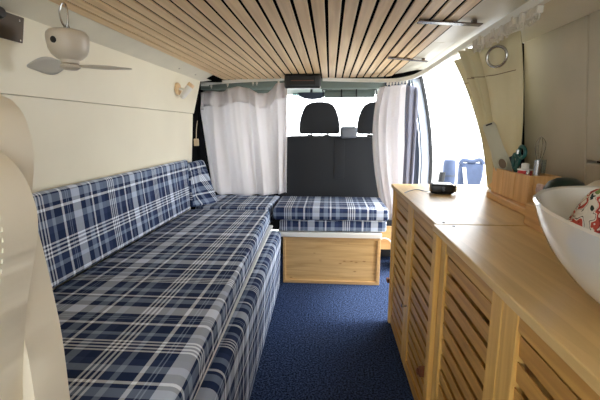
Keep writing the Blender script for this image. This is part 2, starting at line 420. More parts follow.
# black wedge added as the dark gap between ceiling and cab, above the right curtain
prism(bm := B(), [(.41, 3.02, 1.43), (.60, 2.72, 1.43), (.66, 3.06, 1.43), (.42, 3.12, 1.43)], (0, 0, -.022)); struct('trim_8', bm, M['dark_gap'])
# ground outside
g = struct('ground', box(B(), -14, 22, -10, 30, -.46, -.40), M['ground'])

# ------------------------------------------------------------ sofa
t = thing('sofa_base', 'white edged sofa base running along the cream wall under the long plaid cushion', 'sofa base', (-.66, 1.5, 0))
bm = B(); hexa(bm, [(-.99, .35, .012), (-.36, .35, .012), (-.41, 2.46, .012), (-.99, 2.46, .012), (-.985, .35, .405), (-.36, .35, .405), (-.41, 2.46, .405), (-.985, 2.46, .411)])
obj('box', bm, M['white_board'], t)
bm = B(); hexa(bm, [(-.985, .35, .4125), (-.300, .35, .412), (-.366, 2.47, .412), (-.985, 2.47, .412), (-.985, .35, .422), (-.300, .35, .422), (-.366, 2.47, .422), (-.985, 2.47, .422)])
obj('board', bm, M['white_board'], t)
def cushion(name, label, pts, bev, off, cat='cushion', swap=False, group=None):
    bm = hexa(B(), pts, 0, bev, 5)
    c = sum((Vector(p) for p in pts), Vector()) / 8; c.z = min(p[2] for p in pts)
    o = obj(name, bm, M['plaid'], None, True, origin=c); tag(o, label, cat, group); plaid_uv(o, off, swap); return o
cushion('seat_cushion', 'long blue and grey plaid seat cushion on the sofa along the cream wall',
        [(-.925, .58, .423), (-.292, .58, .423), (-.384, 2.485, .423), (-.925, 2.485, .423), (-.925, .58, .522), (-.292, .58, .522), (-.384, 2.485, .522), (-.925, 2.485, .522)], .024, (-.809, .549))
cushion('floor_cushion', 'plaid covered block standing on the carpet along the front of the sofa',
        [(-.357, .50, .004), (-.275, .50, .004), (-.318, 2.44, .004), (-.402, 2.44, .004), (-.352, .50, .402), (-.266, .50, .402), (-.303, 2.43, .402), (-.395, 2.43, .402)], .03, (.22, .0))
cushion('backrest_cushion', 'long plaid backrest cushion leaning on the cream wall behind the seat cushion',
        [(-.990, .60, .524), (-.905, .60, .524), (-.900, 2.44, .524), (-.99, 2.44, .524), (-.965, .60, .845), (-.925, .60, .845), (-.93, 2.52, .845), (-.965, 2.52, .845)], .016, (-1.117, 1.164))
cushion('backrest_cushion', 'short plaid backrest cushion in the far corner beside the left white curtain',
        [(-.975, 2.49, .534), (-.893, 2.455, .534), (-.775, 2.66, .534), (-.90, 2.80, .534), (-.96, 2.535, .822), (-.928, 2.53, .822), (-.915, 2.80, .818), (-.955, 2.84, .818)], .014, (.31, .05))

# ------------------------------------------------------------ rear bench
cushion('bench_cushion', 'upper plaid cushion on the low bench in front of the black cab seats',
        [(-.372, 2.51, .447), (.398, 2.53, .447), (.398, 2.985, .447), (-.372, 2.985, .447), (-.372, 2.51, .530), (.392, 2.53, .530), (.392, 2.985, .530), (-.372, 2.985, .530)], .02, (.0, .308))
cushion('bench_cushion', 'plaid cushion in the far left corner between backrest and white curtain',
        [(-.90, 2.50, .40), (-.40, 2.495, .40), (-.376, 2.985, .40), (-.90, 2.985, .40), (-.90, 2.50, .532), (-.40, 2.495, .532), (-.376, 2.985, .532), (-.90, 2.985, .532)], .018, (.1, .2))
cushion('bench_cushion', 'thinner lower plaid cushion tucked directly under the upper bench cushion',
        [(-.330, 2.525, .366), (.385, 2.545, .366), (.385, 2.975, .366), (-.330, 2.975, .366), (-.330, 2.525, .445), (.385, 2.545, .445), (.385, 2.975, .445), (-.330, 2.975, .445)], .018, (.0, .340))
t = thing('bench_box', 'light wooden storage box with a white top edge under the bench cushions', 'bench box', (.02, 2.75, 0))
obj('lid', box(B(), -.345, .352, 2.52, 2.98, .330, .362, .003, seg=1), M['white_board'], t)
bm = B(); box(bm, -.300, .345, 2.56, 2.97, .0, .329); obj('body', bm, M['box_frame'], t)
obj('front_panel', box(B(), -.290, .335, 2.545, 2.56, .012, .325), M['box_front'], t)
bm = B()
box(bm, -.308, .347, 2.53, 2.548, .0, .022, .002, seg=1); box(bm, -.308, .347, 2.53, 2.548, .312, .329, .002, seg=1)
box(bm, -.308, -.290, 2.53, 2.548, .022, .312, .002, seg=1); box(bm, .325, .347, 2.53, 2.548, .022, .312, .002, seg=1)
obj('frame', bm, M['box_frame'], t)
t = thing('corner_locker', 'low wooden locker panel between the bench box and the tall cabinets', 'locker', (.43, 2.9, 0))
obj('panel', box(B(), .358, .56, 2.80, 2.82, .17, .345, .002, seg=1), M['box_frame'], t)
obj('side_panel', box(B(), .54, .56, 2.825, 3.0, .0, .345, .002, seg=1), M['box_frame'], t)
obj('foot', box(B(), .358, .375, 2.80, 2.82, .0, .169), M['dark_blue'], t)
bm = tube(B(), smooth_loop([(.362, 2.79, .20), (.372, 2.78, .245), (.40, 2.775, .262), (.44, 2.78, .25), (.47, 2.785, .20)]), .006)
tag(obj('cable', bm, M['white_plastic'], None, True, origin=(.4, 2.78, .2)), 'white cable curving over the low locker panel beside the bench box', 'cable')

# ------------------------------------------------------------ cabinets
def louvre(bm, xf, y0, y1, z0, z1, pitch_=.048):
    n = int(round((z1 - z0) / pitch_)); p = (z1 - z0) / n
    for i in range(n):
        a = z0 + i * p + .0025; b_ = a + p - .011
        hexa(bm, [(xf + .003, y0, a), (xf + .0055, y0, a), (xf + .0055, y1, a), (xf + .003, y1, a), (xf + .001, y0, b_), (xf + .0035, y0, b_), (xf + .0035, y1, b_), (xf + .001, y1, b_)])
    return bm
def door(cab, xf, y0, y1, z0, z1, sw=.035, handle_y=None, hz=.4, top=.05):
    """y0 near, y1 far"""
    d = bpy.data.objects.new('door', None); C.objects.link(d); d.parent = cab; d.location = Vector((xf, y0, z0)) - wloc(cab); d.empty_display_size = .03
    for ya, yb in ((y0, y0 + sw), (y1 - sw, y1)): obj('stile', box(B(), xf, xf + .022, ya, yb, z0, z1, .002, seg=1), M['bamboo_z'], d)
    for za, zb in ((z1 - top, z1 - .001), (z0, z0 + .05)): obj('cross_rail', box(B(), xf + .002, xf + .02, y0 + sw, y1 - sw, za, zb), M['bamboo_y_shaded'], d)
    obj('louvre_panel', louvre(B(), xf + .005, y0 + sw, y1 - sw, z0 + .05, z1 - top), M['bamboo_y_shaded'], d)
    if handle_y:
        k = lathe(B(), (xf - .001, handle_y, hz), [(0, 0), (.005, 0), (.004, .008), (.008, .014), (.008, .02), (0, .022)], 16, mat=Matrix.Rotation(-PI / 2, 4, 'Y'))
        obj('knob', k, M['steel'], d, True)
def B_door(xf, y0, y1, z0, z1, sw, top):
    bm = B(); box(bm, xf, xf + .022, y0, y0 + sw, z0, z1, .002, seg=1); box(bm, xf, xf + .022, y1 - sw, y1, z0, z1, .002, seg=1)
    return bm
def cabinet(label, xf, y0, y1, doors, xb=.84):
    t = thing('louvred_cabinet', label, 'cabinet', ((xf + xb) / 2, (y0 + y1) / 2, 0), 'bamboo louvred cabinets along the right side')
    bm = B(); box(bm, xf + .02, xb, y0, y0 + .018, .0, .744); box(bm, xf + .02, xb, y1 - .018, y1, .0, .744)
    box(bm, xb - .01, xb, y0 + .018, y1 - .018, .0, .744); box(bm, xf + .03, xb - .01, y0 + .018, y1 - .018, .02, .035)
    ym = doors[0][1] if len(doors) > 1 else (y0 + y1) / 2
    box(bm, xf + .03, xb - .01, ym - .008, ym + .008, .035, .744)
    obj('body', bm, M['bamboo_z'], t)
    for d in doors: door(t, xf, *d)
    return t
def top(label, x0, x1, y0, y1):
    o = obj('worktop', box(B(), x0, x1, y0, y1, .746, .765, .003, seg=2), M['worktop'], None, False, origin=((x0 + x1) / 2, (y0 + y1) / 2, .745))
    tag(o, label, 'worktop'); return o
c1 = cabinet('bamboo cabinet with louvred doors nearer the black cab seats', .338, 1.165, 2.035,
        [(1.185, 1.610, .012, .742, .05, 1.592, .30, .045), (1.614, 2.03, .012, .742, .05, None, .4, .045)])
obj('end_post', box(B(), .332, .352, 2.005, 2.035, .0, .744, .002, seg=1), M['bamboo_z'], c1)
bm = B(); box(bm, .318, .337, 2.02, 2.05, .225, .248, .004, seg=2); obj('pull_tab', bm, M['leather'], c1)
c2 = cabinet('bamboo cabinet with louvred doors under the white basin', .325, .23, 1.155,
        [(.245, .703, .012, .742, .058, None, .4, .035), (.706, 1.115, .012, .742, .048, None, .4, .035)])
obj('end_post', box(B(), .312, .345, 1.118, 1.158, .0, .745, .003, seg=2), M['bamboo_z'], c2)
obj('strap_strip', box(B(), .334, .338, 1.163, 1.183, .0, .235, .001, seg=1), M['leather'], c1)
bm = B(); box(bm, .305, .337, 1.19, 1.215, .236, .266, .005, seg=2); ring(bm, (.303, 1.203, .251), .008, .003, 'x', 14, 6)
obj('pull_tab', bm, M['leather'], c1, True)
top('pale bamboo worktop with the black clock on it, nearer the cab', .322, .778, 1.172, 2.04)
top('pale bamboo worktop under the white basin', .312, .845, .10, 1.169)
bm = B()
for x, y in ((.352, 1.195), (.368, 1.148)):
    lathe(bm, (x, y, .7655), [(0, 0), (.0045, 0), (.0045, .0012), (0, .0014)], 12)
    tag(obj('screw', bm, M['black_plastic'], None, False, origin=(x, y, .765)), 'small black screw head in the %s worktop by the joint' % ('far' if y > 1.17 else 'near'), 'screw'); bm = B()

# ------------------------------------------------------------ basin with towel
bx, by = .572, .475
bm = B()
# oval basin: outer skin, thin lip, inner skin
prof = [(0, 0), (.50, 0), (.58, .005), (.70, .022), (.81, .048), (.89, .078), (.95, .112), (.985, .142), (.998, .155), (.985, .1585), (.965, .156), (.925, .118), (.86, .08), (.76, .048), (.62, .024), (.42, .014), (0, .010)]
lathe(bm, (bx, by, .766), [(r, z) for r, z in prof], 96, .250, .430)
tag(obj('basin', bm, M['porcelain'], None, True, origin=(bx, by, .766)), 'large white oval porcelain basin standing on the near bamboo worktop', 'basin')
# crumpled floral cloth
bm = B(); nu, nv = 26, 26; g = []
for j in range(nv + 1):
    row = []
    for i in range(nu + 1):
        u, v = i / nu, j / nv
        x = .415 + .215 * u + .012 * math.sin(9 * v); y = .54 + .24 * v + .02 * math.sin(7 * u + 1)
        hgt = .062 + .115 * math.exp(-((u - .42) ** 2 + (v - .6) ** 2) / .16) + .014 * math.sin(17 * u + 5 * v) + .012 * math.sin(13 * v - 7 * u)
        dx, dy = (x - bx) / .250, (y - by) / .430; q = math.hypot(dx, dy)
        if q > .80: x = bx + (x - bx) * .80 / q; y = by + (y - by) * .80 / q; q = .80
        inner = .012 + .09 * max(0, (q - .40) / .5) ** 1.7
        row.append(bm.verts.new((x, y, .766 + max(inner + .010, hgt))))
    g.append(row)
for j in range(nv):
    for i in range(nu): bm.faces.new((g[j][i], g[j][i + 1], g[j + 1][i + 1], g[j + 1][i]))
o = obj('tea_towel', bm, M['towel'], None, True, origin=(.50, .67, .80)); md = o.modifiers.new('t', 'SOLIDIFY'); md.thickness = .003
tag(o, 'crumpled white floral tea towel lying in the white basin', 'towel')

# ------------------------------------------------------------ utensil block
t = thing('utensil_block', 'tall wooden utensil block on a plank at the far end of the basin worktop', 'utensil holder', (.68, 1.45, .765))
bm = B(); hexa(bm, [(.640, 1.275, .7655), (.80, 1.20, .7655), (.80, 1.63, .7655), (.655, 1.66, .7655), (.640, 1.275, .790), (.80, 1.20, .790), (.80, 1.63, .790), (.655, 1.66, .790)], 0, .002, 1)
obj('base_plank', bm, M['holder_base'], t)
bm = B(); hx0, hx1, hy0, hy1, hz0, hz1 = .672, .775, 1.34, 1.66, .791, .890
for a, b_ in ((1.36, 1.46), (1.463, 1.56), (1.563, 1.66)):
    box(bm, hx0, hx0 + .014, a, b_, hz0, hz1, .002, seg=1)
box(bm, hx1 - .012, hx1, 1.36, 1.66, hz0, hz1); box(bm, hx0 + .0145, hx1 - .012, 1.36, 1.372, hz0, hz1); box(bm, hx0 + .0145, hx1 - .012, 1.648, 1.66, hz0, hz1)
box(bm, hx0 + .0145, hx1 - .012, 1.372, 1.648, hz0, hz0 + .03)
obj('block', bm, M['holder'], t)
bm = prism(B(), [(.690, 1.662, .792), (.690, 1.74, .806), (.690, 1.662, .840)], (.05, 0, 0)); obj('wedge', bm, M['holder'], t)
t = thing('utensil_crate', 'small wooden crate between the utensil block and the white basin', 'crate', (.70, 1.11, .765))
bm = B(); box(bm, .585, .825, 1.035, 1.19, .7655, .831, .002, seg=1); obj('body', bm, M['holder_base'], t)

# ------------------------------------------------------------ things in the block
# long sage grey tool with an oval hole, leaning out of the block
bm = B()
A = Vector((.707, 1.60, .852)); T = Vector((.650, 1.690, 1.070)); ax_ = (T - A).normalized(); sd = Vector((.92, -.39, 0)); sd = (sd - ax_ * sd.dot(ax_)).normalized(); dn = ax_.cross(sd)
L_ = (T - A).length
def tp(s, q): return A + ax_ * (s * L_) + sd * q
left = [(.0, -.014), (.1, -.026), (.2, -.031), (.34, -.030), (.5, -.025), (.75, -.024), (.94, -.025), (1.0, -.020)]
outl = [tp(s_, q) for s_, q in left] + [tp(s_, -q) for s_, q in left[::-1]]
prism(bm, outl, dn * .012, .003, 2)
o = obj('serving_tool', bm, M['grey_green'], None, True, origin=A)
tag(o, 'flat sage grey kitchen tool with a hole leaning out of the utensil block', 'utensil')
bm = ring(B(), (0, 0, 0), .017, .0035, 'z', 24, 8, sx=1, sz=1)
R = Matrix((sd, ax_, dn)).transposed().to_4x4()
bmesh.ops.scale(bm, vec=(1, 1.5, 1), verts=bm.verts)
bmesh.ops.transform(bm, matrix=Matrix.Translation(tp(.26, 0) - dn * .003) @ R, verts=bm.verts)
obj('hole_rim', bm, M['grey_green'], o, True)
bm = lathe(B(), (0, 0, 0), [(0, 0), (.013, 0), (.013, .0006), (0, .0006)], 20)
bmesh.ops.scale(bm, vec=(1, 1.6, 1), verts=bm.verts)
bmesh.ops.transform(bm, matrix=Matrix.Translation(tp(.26, 0) - dn * .0028) @ R, verts=bm.verts)
obj('hole', bm, M['seam'], o)
bm = B(); c_ = tp(.97, 0); tube(bm, [c_ - sd * .012 - dn * .002, c_ + sd * .012 - dn * .002], .003, 6); obj('end_clip', bm, M['black_plastic'], o)
# scissors with teal loops
t = thing('scissors', 'pair of scissors with teal handle loops standing in the utensil block', 'scissors', (.715, 1.50, .86))
bm = B()
def loop(bm, c, ry, rz, tilt, r=.0065):
    n0 = len(bm.verts); ring(bm, (0, 0, 0), 1, r, 'x', 26, 8)
    vs = list(bm.verts)[n0:]
    # scale centre line, keep wire round enough
    for v in vs:
        a = math.atan2(v.co.z, v.co.y); cl = Vector((0, math.cos(a), math.sin(a))); d_ = v.co - cl
        v.co = Vector((0, math.cos(a) * ry, math.sin(a) * rz)) + d_
    bmesh.ops.transform(bm, matrix=Matrix.Translation(c) @ Matrix.Rotation(tilt, 4, 'X'), verts=vs)
loop(bm, Vector((.706, 1.500, .963)), .024, .020, .35)
obj('handle_loop', bm, M['teal'], t, True)
bm = B(); loop(bm, Vector((.706, 1.548, .925)), .017, .028, -.2); obj('handle_loop', bm, M['teal'], t, True)
bm = B(); tube(bm, [(.706, 1.51, .943), (.708, 1.530, .90), (.717, 1.530, .835)], [.006, .007, .006], 8); tube(bm, [(.706, 1.545, .90), (.711, 1.548, .88), (.719, 1.545, .835)], [.006, .006, .005], 8); obj('shank', bm, M['teal'], t, True)
obj('rivet', lathe(B(), (.700, 1.520, .955), [(0, 0), (.006, 0), (.006, .016), (0, .018)], 14), M['steel'], t, True)
tag(obj('knife_handle', tube(B(), smooth_loop([(.735, 1.575, .835), (.730, 1.58, .88), (.72, 1.600, .925), (.715, 1.605, .94)]), [.009] * 18 + [.007], 10), M['black_plastic'], None, True, origin=(.735, 1.575, .835)), 'black knife handle sticking up behind the sage grey tool', 'knife')
# jar with a red base and white lid
t = thing('spice_jar', 'small jar with white cap and red lower part on top of the utensil block', 'jar', (.704, 1.462, .878))
obj('body', lathe(B(), (.704, 1.462, .878), [(0, 0), (.022, 0), (.023, .002), (.023, .018), (.021, .022), (0, .022)], 24), M['red'], t, True)
obj('rim', lathe(B(), (.704, 1.462, .9005), [(0, 0), (.025, 0), (.025, .004), (0, .005)], 24), M['white_plastic'], t, True)
obj('cap', lathe(B(), (.704, 1.462, .906), [(0, 0), (.013, 0), (.013, .016), (.011, .019), (0, .019)], 20), M['white_plastic'], t, True)
# steel cup and clear glass
tag(obj('steel_cup', lathe(B(), (.706, 1.385, .890), [(0, 0), (.010, 0), (.010, .016), (.0105, .052), (.0095, .052), (.009, .004), (0, .004)], 20), M['steel'], None, True, origin=(.706, 1.385, .890)), 'slim polished steel tumbler at the right end of the utensil block', 'cup')
tag(obj('clear_tumbler', lathe(B(), (.738, 1.42, .890), [(0, 0), (.013, 0), (.014, .052), (.0132, .052), (.0122, .003), (0, .003)], 24), M['jar_glass'], None, True, origin=(.738, 1.42, .890)), 'thin clear glass behind the steel tumbler on the utensil block', 'glass')
tag(obj('napkin_ring', lathe(B(), (.692, 1.413, .890), [(0, 0), (.007, 0), (.007, .014), (0, .015)], 16), M['steel'], None, True, origin=(.692, 1.413, .890)), 'short steel cylinder between the red jar and the steel tumbler', 'container')
# wire whisk
t = thing('whisk', 'thin wire whisk standing up behind the steel tumbler against the taupe wall', 'whisk', (.755, 1.50, .80))
obj('handle', tube(B(), [(.758, 1.50, .822), (.762, 1.495, .91)], .004, 8), M['steel'], t, True)
for k in range(4):
    a = PI * k / 4; ca, sa = math.cos(a) * .018, math.sin(a) * .018
    p = [(.762, 1.495, .91)] + [(.764 + ca * s_, 1.492 + sa * s_, z) for s_, z in ((.5, .94), (.95, .975), (.9, 1.0), (0, 1.018), (-.9, 1.0), (-.95, .975), (-.5, .94))] + [(.762, 1.495, .91)]
    obj('wire_loop', tube(B(), smooth_loop(p, 4), .0009, 5), M['steel'], t, True)
# behind the basin: a dark green folded cap and a pinkish box, a pale lid
bm = lathe(B(), (.640, 1.10, .8315), [(0, 0), (.030, 0), (.046, .012), (.053, .035), (.051, .055), (.040, .074), (.022, .084), (0, .087)], 32)
tag(obj('dark_green_jar', bm, M['bottle_green'], None, True, origin=(.640, 1.10, .8315)), 'dark bottle green rounded jar on the crate behind the white basin', 'jar')
bm = box(B(), .588, .600, 1.125, 1.150, .8315, .895, .004); ring(bm, (.588, 1.137, .878), .008, .002, 'x', 16, 6)
tag(obj('pink_tin', bm, M['pink'], None, True, origin=(.594, 1.137, .8315)), 'tiny dusty pink tin on the crate at the left of the dark green jar', 'tin')
bm = lathe(B(), (.752, 1.105, .8315), [(0, 0), (.030, 0), (.050, .025), (.054, .055), (.050, .058), (.030, .075), (0, .084)], 32)
tag(obj('pale_dish', bm, M['white_trim'], None, True, origin=(.752, 1.105, .8315)), 'pale covered dish on the crate at the right of the dark green jar', 'dish')

# ------------------------------------------------------------ clock / speaker on the far worktop
t = thing('travel_clock', 'small black travel clock with chrome side ring on the far bamboo worktop', 'clock', (.53, 1.83, .765))
rot = Matrix.Translation((.500, 1.75, 0)) @ Matrix.Diagonal((1.14, 1.14, 1, 1)) @ Matrix.Rotation(math.radians(-8), 4, 'Z')
def tb(bm): bmesh.ops.transform(bm, matrix=rot, verts=bm.verts); return bm
obj('body', tb(box(B(), -.046, .040, -.03, .035, .768, .808, .008, seg=3)), M['black_plastic'], t, True)
obj('top_plate', tb(box(B(), -.036, .030, -.022, .028, .8082, .810, .001, seg=1)), M['steel'], t)
obj('foot', tb(box(B(), -.030, .030, -.02, .02, .7655, .768)), M['black_rubber'], t)
bm = B()
for xx, zz in ((.0, .795), (.0, .784)): lathe(bm, (xx, -.0305, zz), [(0, 0), (.006, 0), (.005, .002), (0, .002)], 14, mat=Matrix.Rotation(PI / 2, 4, 'X'))
obj('button', tb(bm), M['grey_plastic'], t, True)
obj('side_ring', tb(ring(B(), (.046, -.005, .789), .015, .0035, 'x', 24, 8)), M['steel'], t, True)
obj('side_dial', tb(lathe(B(), (.0405, -.005, .789), [(0, 0), (.014, 0), (.014, .004), (0, .005)], 20, mat=Matrix.Rotation(PI / 2, 4, 'Y'))), M['black_plastic'], t, True)
tag(obj('thin_cable', tube(B(), smooth_loop([(.450, 1.76, .775), (.435, 1.78, .769), (.41, 1.84, .767), (.37, 1.80, .767), (.335, 1.74, .767)]), .0017, 6), M['grey_plastic'], None, True, origin=(.4, 1.85, .766)), 'thin grey cable running from the black clock to the worktop edge', 'cable')

# ------------------------------------------------------------ cab seats
def seat_back(name, label, x0, x1, y):
    t = thing(name, label, 'car seat', ((x0 + x1) / 2, y, 0)); return t
t = thing('cab_bench_seat', 'charcoal double cab seat back seen behind the low plaid bench', 'car seat', (.02, 3.16, 0))
ol = [(-.40, 3.03, .02), (.52, 3.03, .02), (.52, 3.03, .50), (.46, 3.07, .75), (.40, 3.09, .93), (.35, 3.10, .982), (.0, 3.10, .990), (-.31, 3.10, .988), (-.388, 3.10, .972), (-.40, 3.07, .8)]
bm = prism(B(), [(x, 3.06, z) for x, _, z in ol], (0, .12, 0), .02, 4); obj('backrest', bm, M['black_fabric'], t, True)
bm = box(B(), .035, .115, 3.054, 3.062, .66, .96, .003, seg=2); obj('centre_panel', bm, M['black_fabric'], t, True)
for xx in (-.156, -.026, .310, .440): obj('headrest_guide', box(B(), xx - .022, xx + .022, 3.10, 3.16, .972, .999, .006, seg=2), M['black_plastic'], t, True)
def headrest(label, xc, wd, y=3.10, z0=1.004, z1=1.248):
    t = thing('headrest', label, 'headrest', (xc, y + .05, z0), 'charcoal cab headrests')
    h = z1 - z0; pr = []
    for k in range(25):
        a = PI * k / 24; pr.append((xc + wd / 2 * math.copysign(abs(math.cos(a)) ** .62, math.cos(a)) * .88, y, z0 + h * .30 + h * .70 * math.sin(a) ** .8))
    ol = smooth_loop([(xc + wd / 2 * .96, y, z0 + .01), ] + pr[1:-1] + [(xc - wd / 2 * .96, y, z0 + .01)], 1)
    ol = [(xc + wd * q, y, z0 + h * k) for q, k in ((.44, 0), (.485, .03), (.5, .12), (.49, .32), (.455, .55), (.40, .76), (.33, .90), (.22, .975), (.08, 1.0), (-.08, 1.0), (-.22, .975), (-.33, .90), (-.40, .76), (-.455, .55), (-.49, .32), (-.5, .12), (-.485, .03), (-.44, 0))]
    obj('pad', prism(B(), ol, (0, .10, 0), .014, 4), M['black_fabric'], t, True)
    for s_ in (-1, 1): obj('post', tube(B(), [(xc + s_ * .065, y + .05, z0 + .02), (xc + s_ * .065, y + .05, z0 - .005)], .006, 8), M['steel'], t, True)
headrest('charcoal cab headrest standing free between the left curtain and the middle', -.083, .318)
headrest('charcoal cab headrest partly hidden by the right white curtain', .372, .318)
bm = box(B(), .078, .205, 3.00, 3.052, .972, 1.060, .022, seg=5)
tag(obj('middle_headrest', bm, M['grey_plastic'], None, True, origin=(.14, 3.03, .972)), 'small blue grey middle seat pad between the two headrests', 'headrest')
# visor and mirror under the front header
t = thing('sun_visor', 'folded grey sun visor with a dark outline under the cab header', 'visor', (.16, 3.36, 1.35))
obj('panel', box(B(), -.050, .365, 3.35, 3.37, 1.300, 1.362, .006, seg=2), M['header'], t, True)
bm = tube(B(), smooth_loop([(-.058, 3.345, 1.300), (-.060, 3.345, 1.345), (-.045, 3.345, 1.366), (.16, 3.345, 1.367), (.35, 3.345, 1.366), (.375, 3.345, 1.345), (.38, 3.345, 1.300)], 5), .0055, 6); obj('outline', bm, M['black_rubber'], t, True)
for xx in (.086, .208): obj('gap', box(B(), xx, xx + .01, 3.34, 3.349, 1.30, 1.362), M['black_rubber'], t)
for xx in (0.0, .32): obj('arm', box(B(), xx - .01, xx + .01, 3.355, 3.366, 1.362, 1.428), M['header'], t)
t = thing('rear_view_mirror', 'dark rounded mirror hanging under the tinted glass band at the windscreen', 'mirror', (-.12, 3.7, 1.32))
ol = [(-.305, 3.70, 1.372), (-.045, 3.70, 1.372), (-.055, 3.70, 1.34), (-.085, 3.70, 1.318), (-.165, 3.70, 1.310), (-.24, 3.70, 1.318), (-.285, 3.70, 1.34)]
obj('housing', prism(B(), ol, (0, .03, 0), .006, 2), M['dark_blue'], t, True)
obj('stalk', box(B(), -.185, -.165, 3.705, 3.735, 1.372, 1.405), M['black_plastic'], t)
tag(obj('tinted_band', box(B(), -.365, -.06, 3.90, 3.904, 1.345, 1.395), M['tint'], None, False, origin=(-.12, 3.9, 1.33)), 'pale teal tinted strip at the top of the windscreen beside the visor', 'glass strip')
# black unit on the ceiling edge
t = thing('ceiling_speaker', 'black rounded rectangular unit mounted at the front edge of the slatted ceiling', 'ceiling unit', (-.176, 2.93, 1.42))
obj('body', box(B(), -.322, -.068, 2.80, 2.90, 1.324, 1.4195, .014, seg=4), M['black_plastic'], t, True)
bm = box(B(), -.288, -.102, 2.792, 2.801, 1.342, 1.403, .004, seg=2); obj('front_panel', bm, M['black_rubber'], t)
bm = box(B(), -.275, -.115, 2.787, 2.793, 1.371, 1.375, .001, seg=1); obj('trim_line', bm, M['leather'], t)

# ------------------------------------------------------------ curtain rails
def rail(name, label, pts, n=8, r=.010):
    t = thing(name, label, 'curtain rail', pts[0])
    p = smooth_loop(pts, n); bm = B()
    for a, b_ in zip(p, p[1:]):
        d = (b_ - a).normalized(); s_ = Vector((-d.y, d.x, 0)).normalized() * .009; u = Vector((0, 0, .012))
        hexa(bm, [a - s_ - u, a + s_ - u, b_ + s_ - u, b_ - s_ - u, a - s_ + u, a + s_ + u, b_ + s_ + u, b_ - s_ + u])
    obj('track', bm, M['rail'], t); return t
r1 = rail('curtain_rail', 'white curtain rail sloping above the left linen curtain', [(-1.03, 3.095, 1.386), (-.80, 3.10, 1.404), (-.55, 3.10, 1.415), (-.28, 3.10, 1.424)])
bm = box(B(), -1.05, -.95, 3.085, 3.105, 1.373, 1.396, .003); obj('end_bracket', bm, M['rail'], r1)
r2 = rail('curtain_rail', 'long white curtain rail curving from the front header along the open side door',
          [(-.06, 3.07, 1.412), (.2, 3.03, 1.398), (.42, 2.90, 1.380), (.515, 2.72, 1.374), (.555, 2.5, 1.378), (.575, 2.2, 1.392), (.580, 1.8, 1.400), (.580, 1.45, 1.400), (.575, 1.25, 1.398), (.57, .9, 1.39)])
def gliders(pts, parent_label, group, labels=None, big=1):
    first = None
    for p in pts:
        if first is None:
            bm = box(B(), p[0] - .007, p[0] + .007, p[1] - .006, p[1] + .006, p[2] - .030, p[2] - .0085, .002, seg=1)
            ring(bm, (p[0], p[1], p[2] - .034), .006, .0016, 'x', 12, 5)
            first = obj('curtain_glider', bm, M['glider'], None, True, origin=p); tag(first, parent_label, 'curtain hook', group); first.scale = (big, big, big)
        else:
            c = first.copy(); C.objects.link(c); c.location = p
            if labels: c['label'] = labels[pts.index(p)]
gliders([(-.93, 3.098, 1.394), (-.80, 3.1, 1.404), (-.60, 3.1, 1.413), (-.57, 3.1, 1.414), (-.40, 3.1, 1.420)], 'white glider at the far left end of the rail over the left linen curtain', 'gliders above the left curtain',
        [None, 'second white glider from the left end of the sloping rail', 'left one of the white glider pair at mid rail above the left curtain', 'right one of the white glider pair at mid rail above the left curtain', 'lone white glider between the pair and the black ceiling unit'])
gliders([(.405 + .018 * k, 2.925 - .024 * k, 1.381 - .0006 * k) for k in range(7)], 'white glider bunched above the right white curtain', 'gliders above the right curtain')
random.seed(3)
gliders([(.580 + random.uniform(-.006, .006), 1.70 - .021 * k, 1.408 + random.uniform(-.005, .005)) for k in range(24)], 'white glider bunched on the rail above the khaki curtain', 'gliders above the khaki curtain', big=1.5)
# lumpy white cord of spare gliders pushed together
# ------------------------------------------------------------ curtains
t = thing('linen_curtain', 'off white linen curtain hanging at the left in front of the cab', 'curtain', (-.62, 3.05, .53))
topp = [(-1.03, 3.05, 1.312), (-.96, 3.05, 1.325), (-.86, 3.07, 1.322), (-.78, 3.05, 1.340), (-.70, 3.04, 1.358), (-.62, 3.05, 1.345), (-.55, 3.05, 1.305), (-.48, 3.05, 1.310), (-.41, 3.05, 1.370), (-.36, 3.04, 1.385), (-.325, 3.04, 1.382)]
botp = [(-.91, 2.95, .565), (-.84, 2.93, .545), (-.72, 2.92, .540), (-.60, 2.93, .54), (-.50, 2.93, .545), (-.40, 2.92, .552), (-.35, 2.94, .56), (-.325, 2.95, .565)]
drape('panel', topp, botp, t, M['linen'], 150, 30, .026, 4.6, amp_bot=.026, phase=.6)
def lower(p, d, dy=0): return [(a, b_ + dy, c - d) for a, b_, c in p]
drape('header_band', [(a, b_ - .003, c + .004) for a, b_, c in topp], lower(topp, .11, -.022), t, M['linen'], 150, 5, .0275, 4.6, phase=.6, thick=.003)
bm = B(); tube(bm, [(-.970, 3.03, 1.31), (-.985, 3.02, 1.26), (-.99, 3.01, 1.20), (-.975, 3.01, 1.19)], [.012, .016, .018, .01], 8); obj('tie', bm, M['linen'], t, True)
t = thing('linen_curtain', 'white linen curtain gathered at the right in front of the cab seats', 'curtain', (.46, 2.9, .3))
topp = [(.355, 2.97, 1.342), (.41, 2.95, 1.345), (.47, 2.89, 1.345), (.52, 2.81, 1.342)]
midp = [(.245, 2.99, 1.00), (.33, 2.97, 1.0), (.42, 2.89, 1.0), (.50, 2.81, 1.0)]
botp = [(.425, 3.00, .36), (.48, 2.97, .355), (.52, 2.88, .355), (.56, 2.80, .355)]
drape('panel', topp, botp, t, M['linen'], 120, 30, .024, 3.0, mid=midp, amp_bot=.018)
t = thing('door_curtain', 'pale blue grey curtain strip hanging beside the white curtain at the door pillar', 'curtain', (.56, 2.78, .4))
drape('panel', [(.515, 2.80, 1.335), (.55, 2.74, 1.325), (.585, 2.72, 1.305)], [(.52, 2.80, .36), (.555, 2.76, .36), (.575, 2.74, .36)], t, M['linen_blue'], 60, 24, .012, 2.0, mid=[(.515, 2.80, .9), (.55, 2.75, .9), (.585, 2.73, .9)])
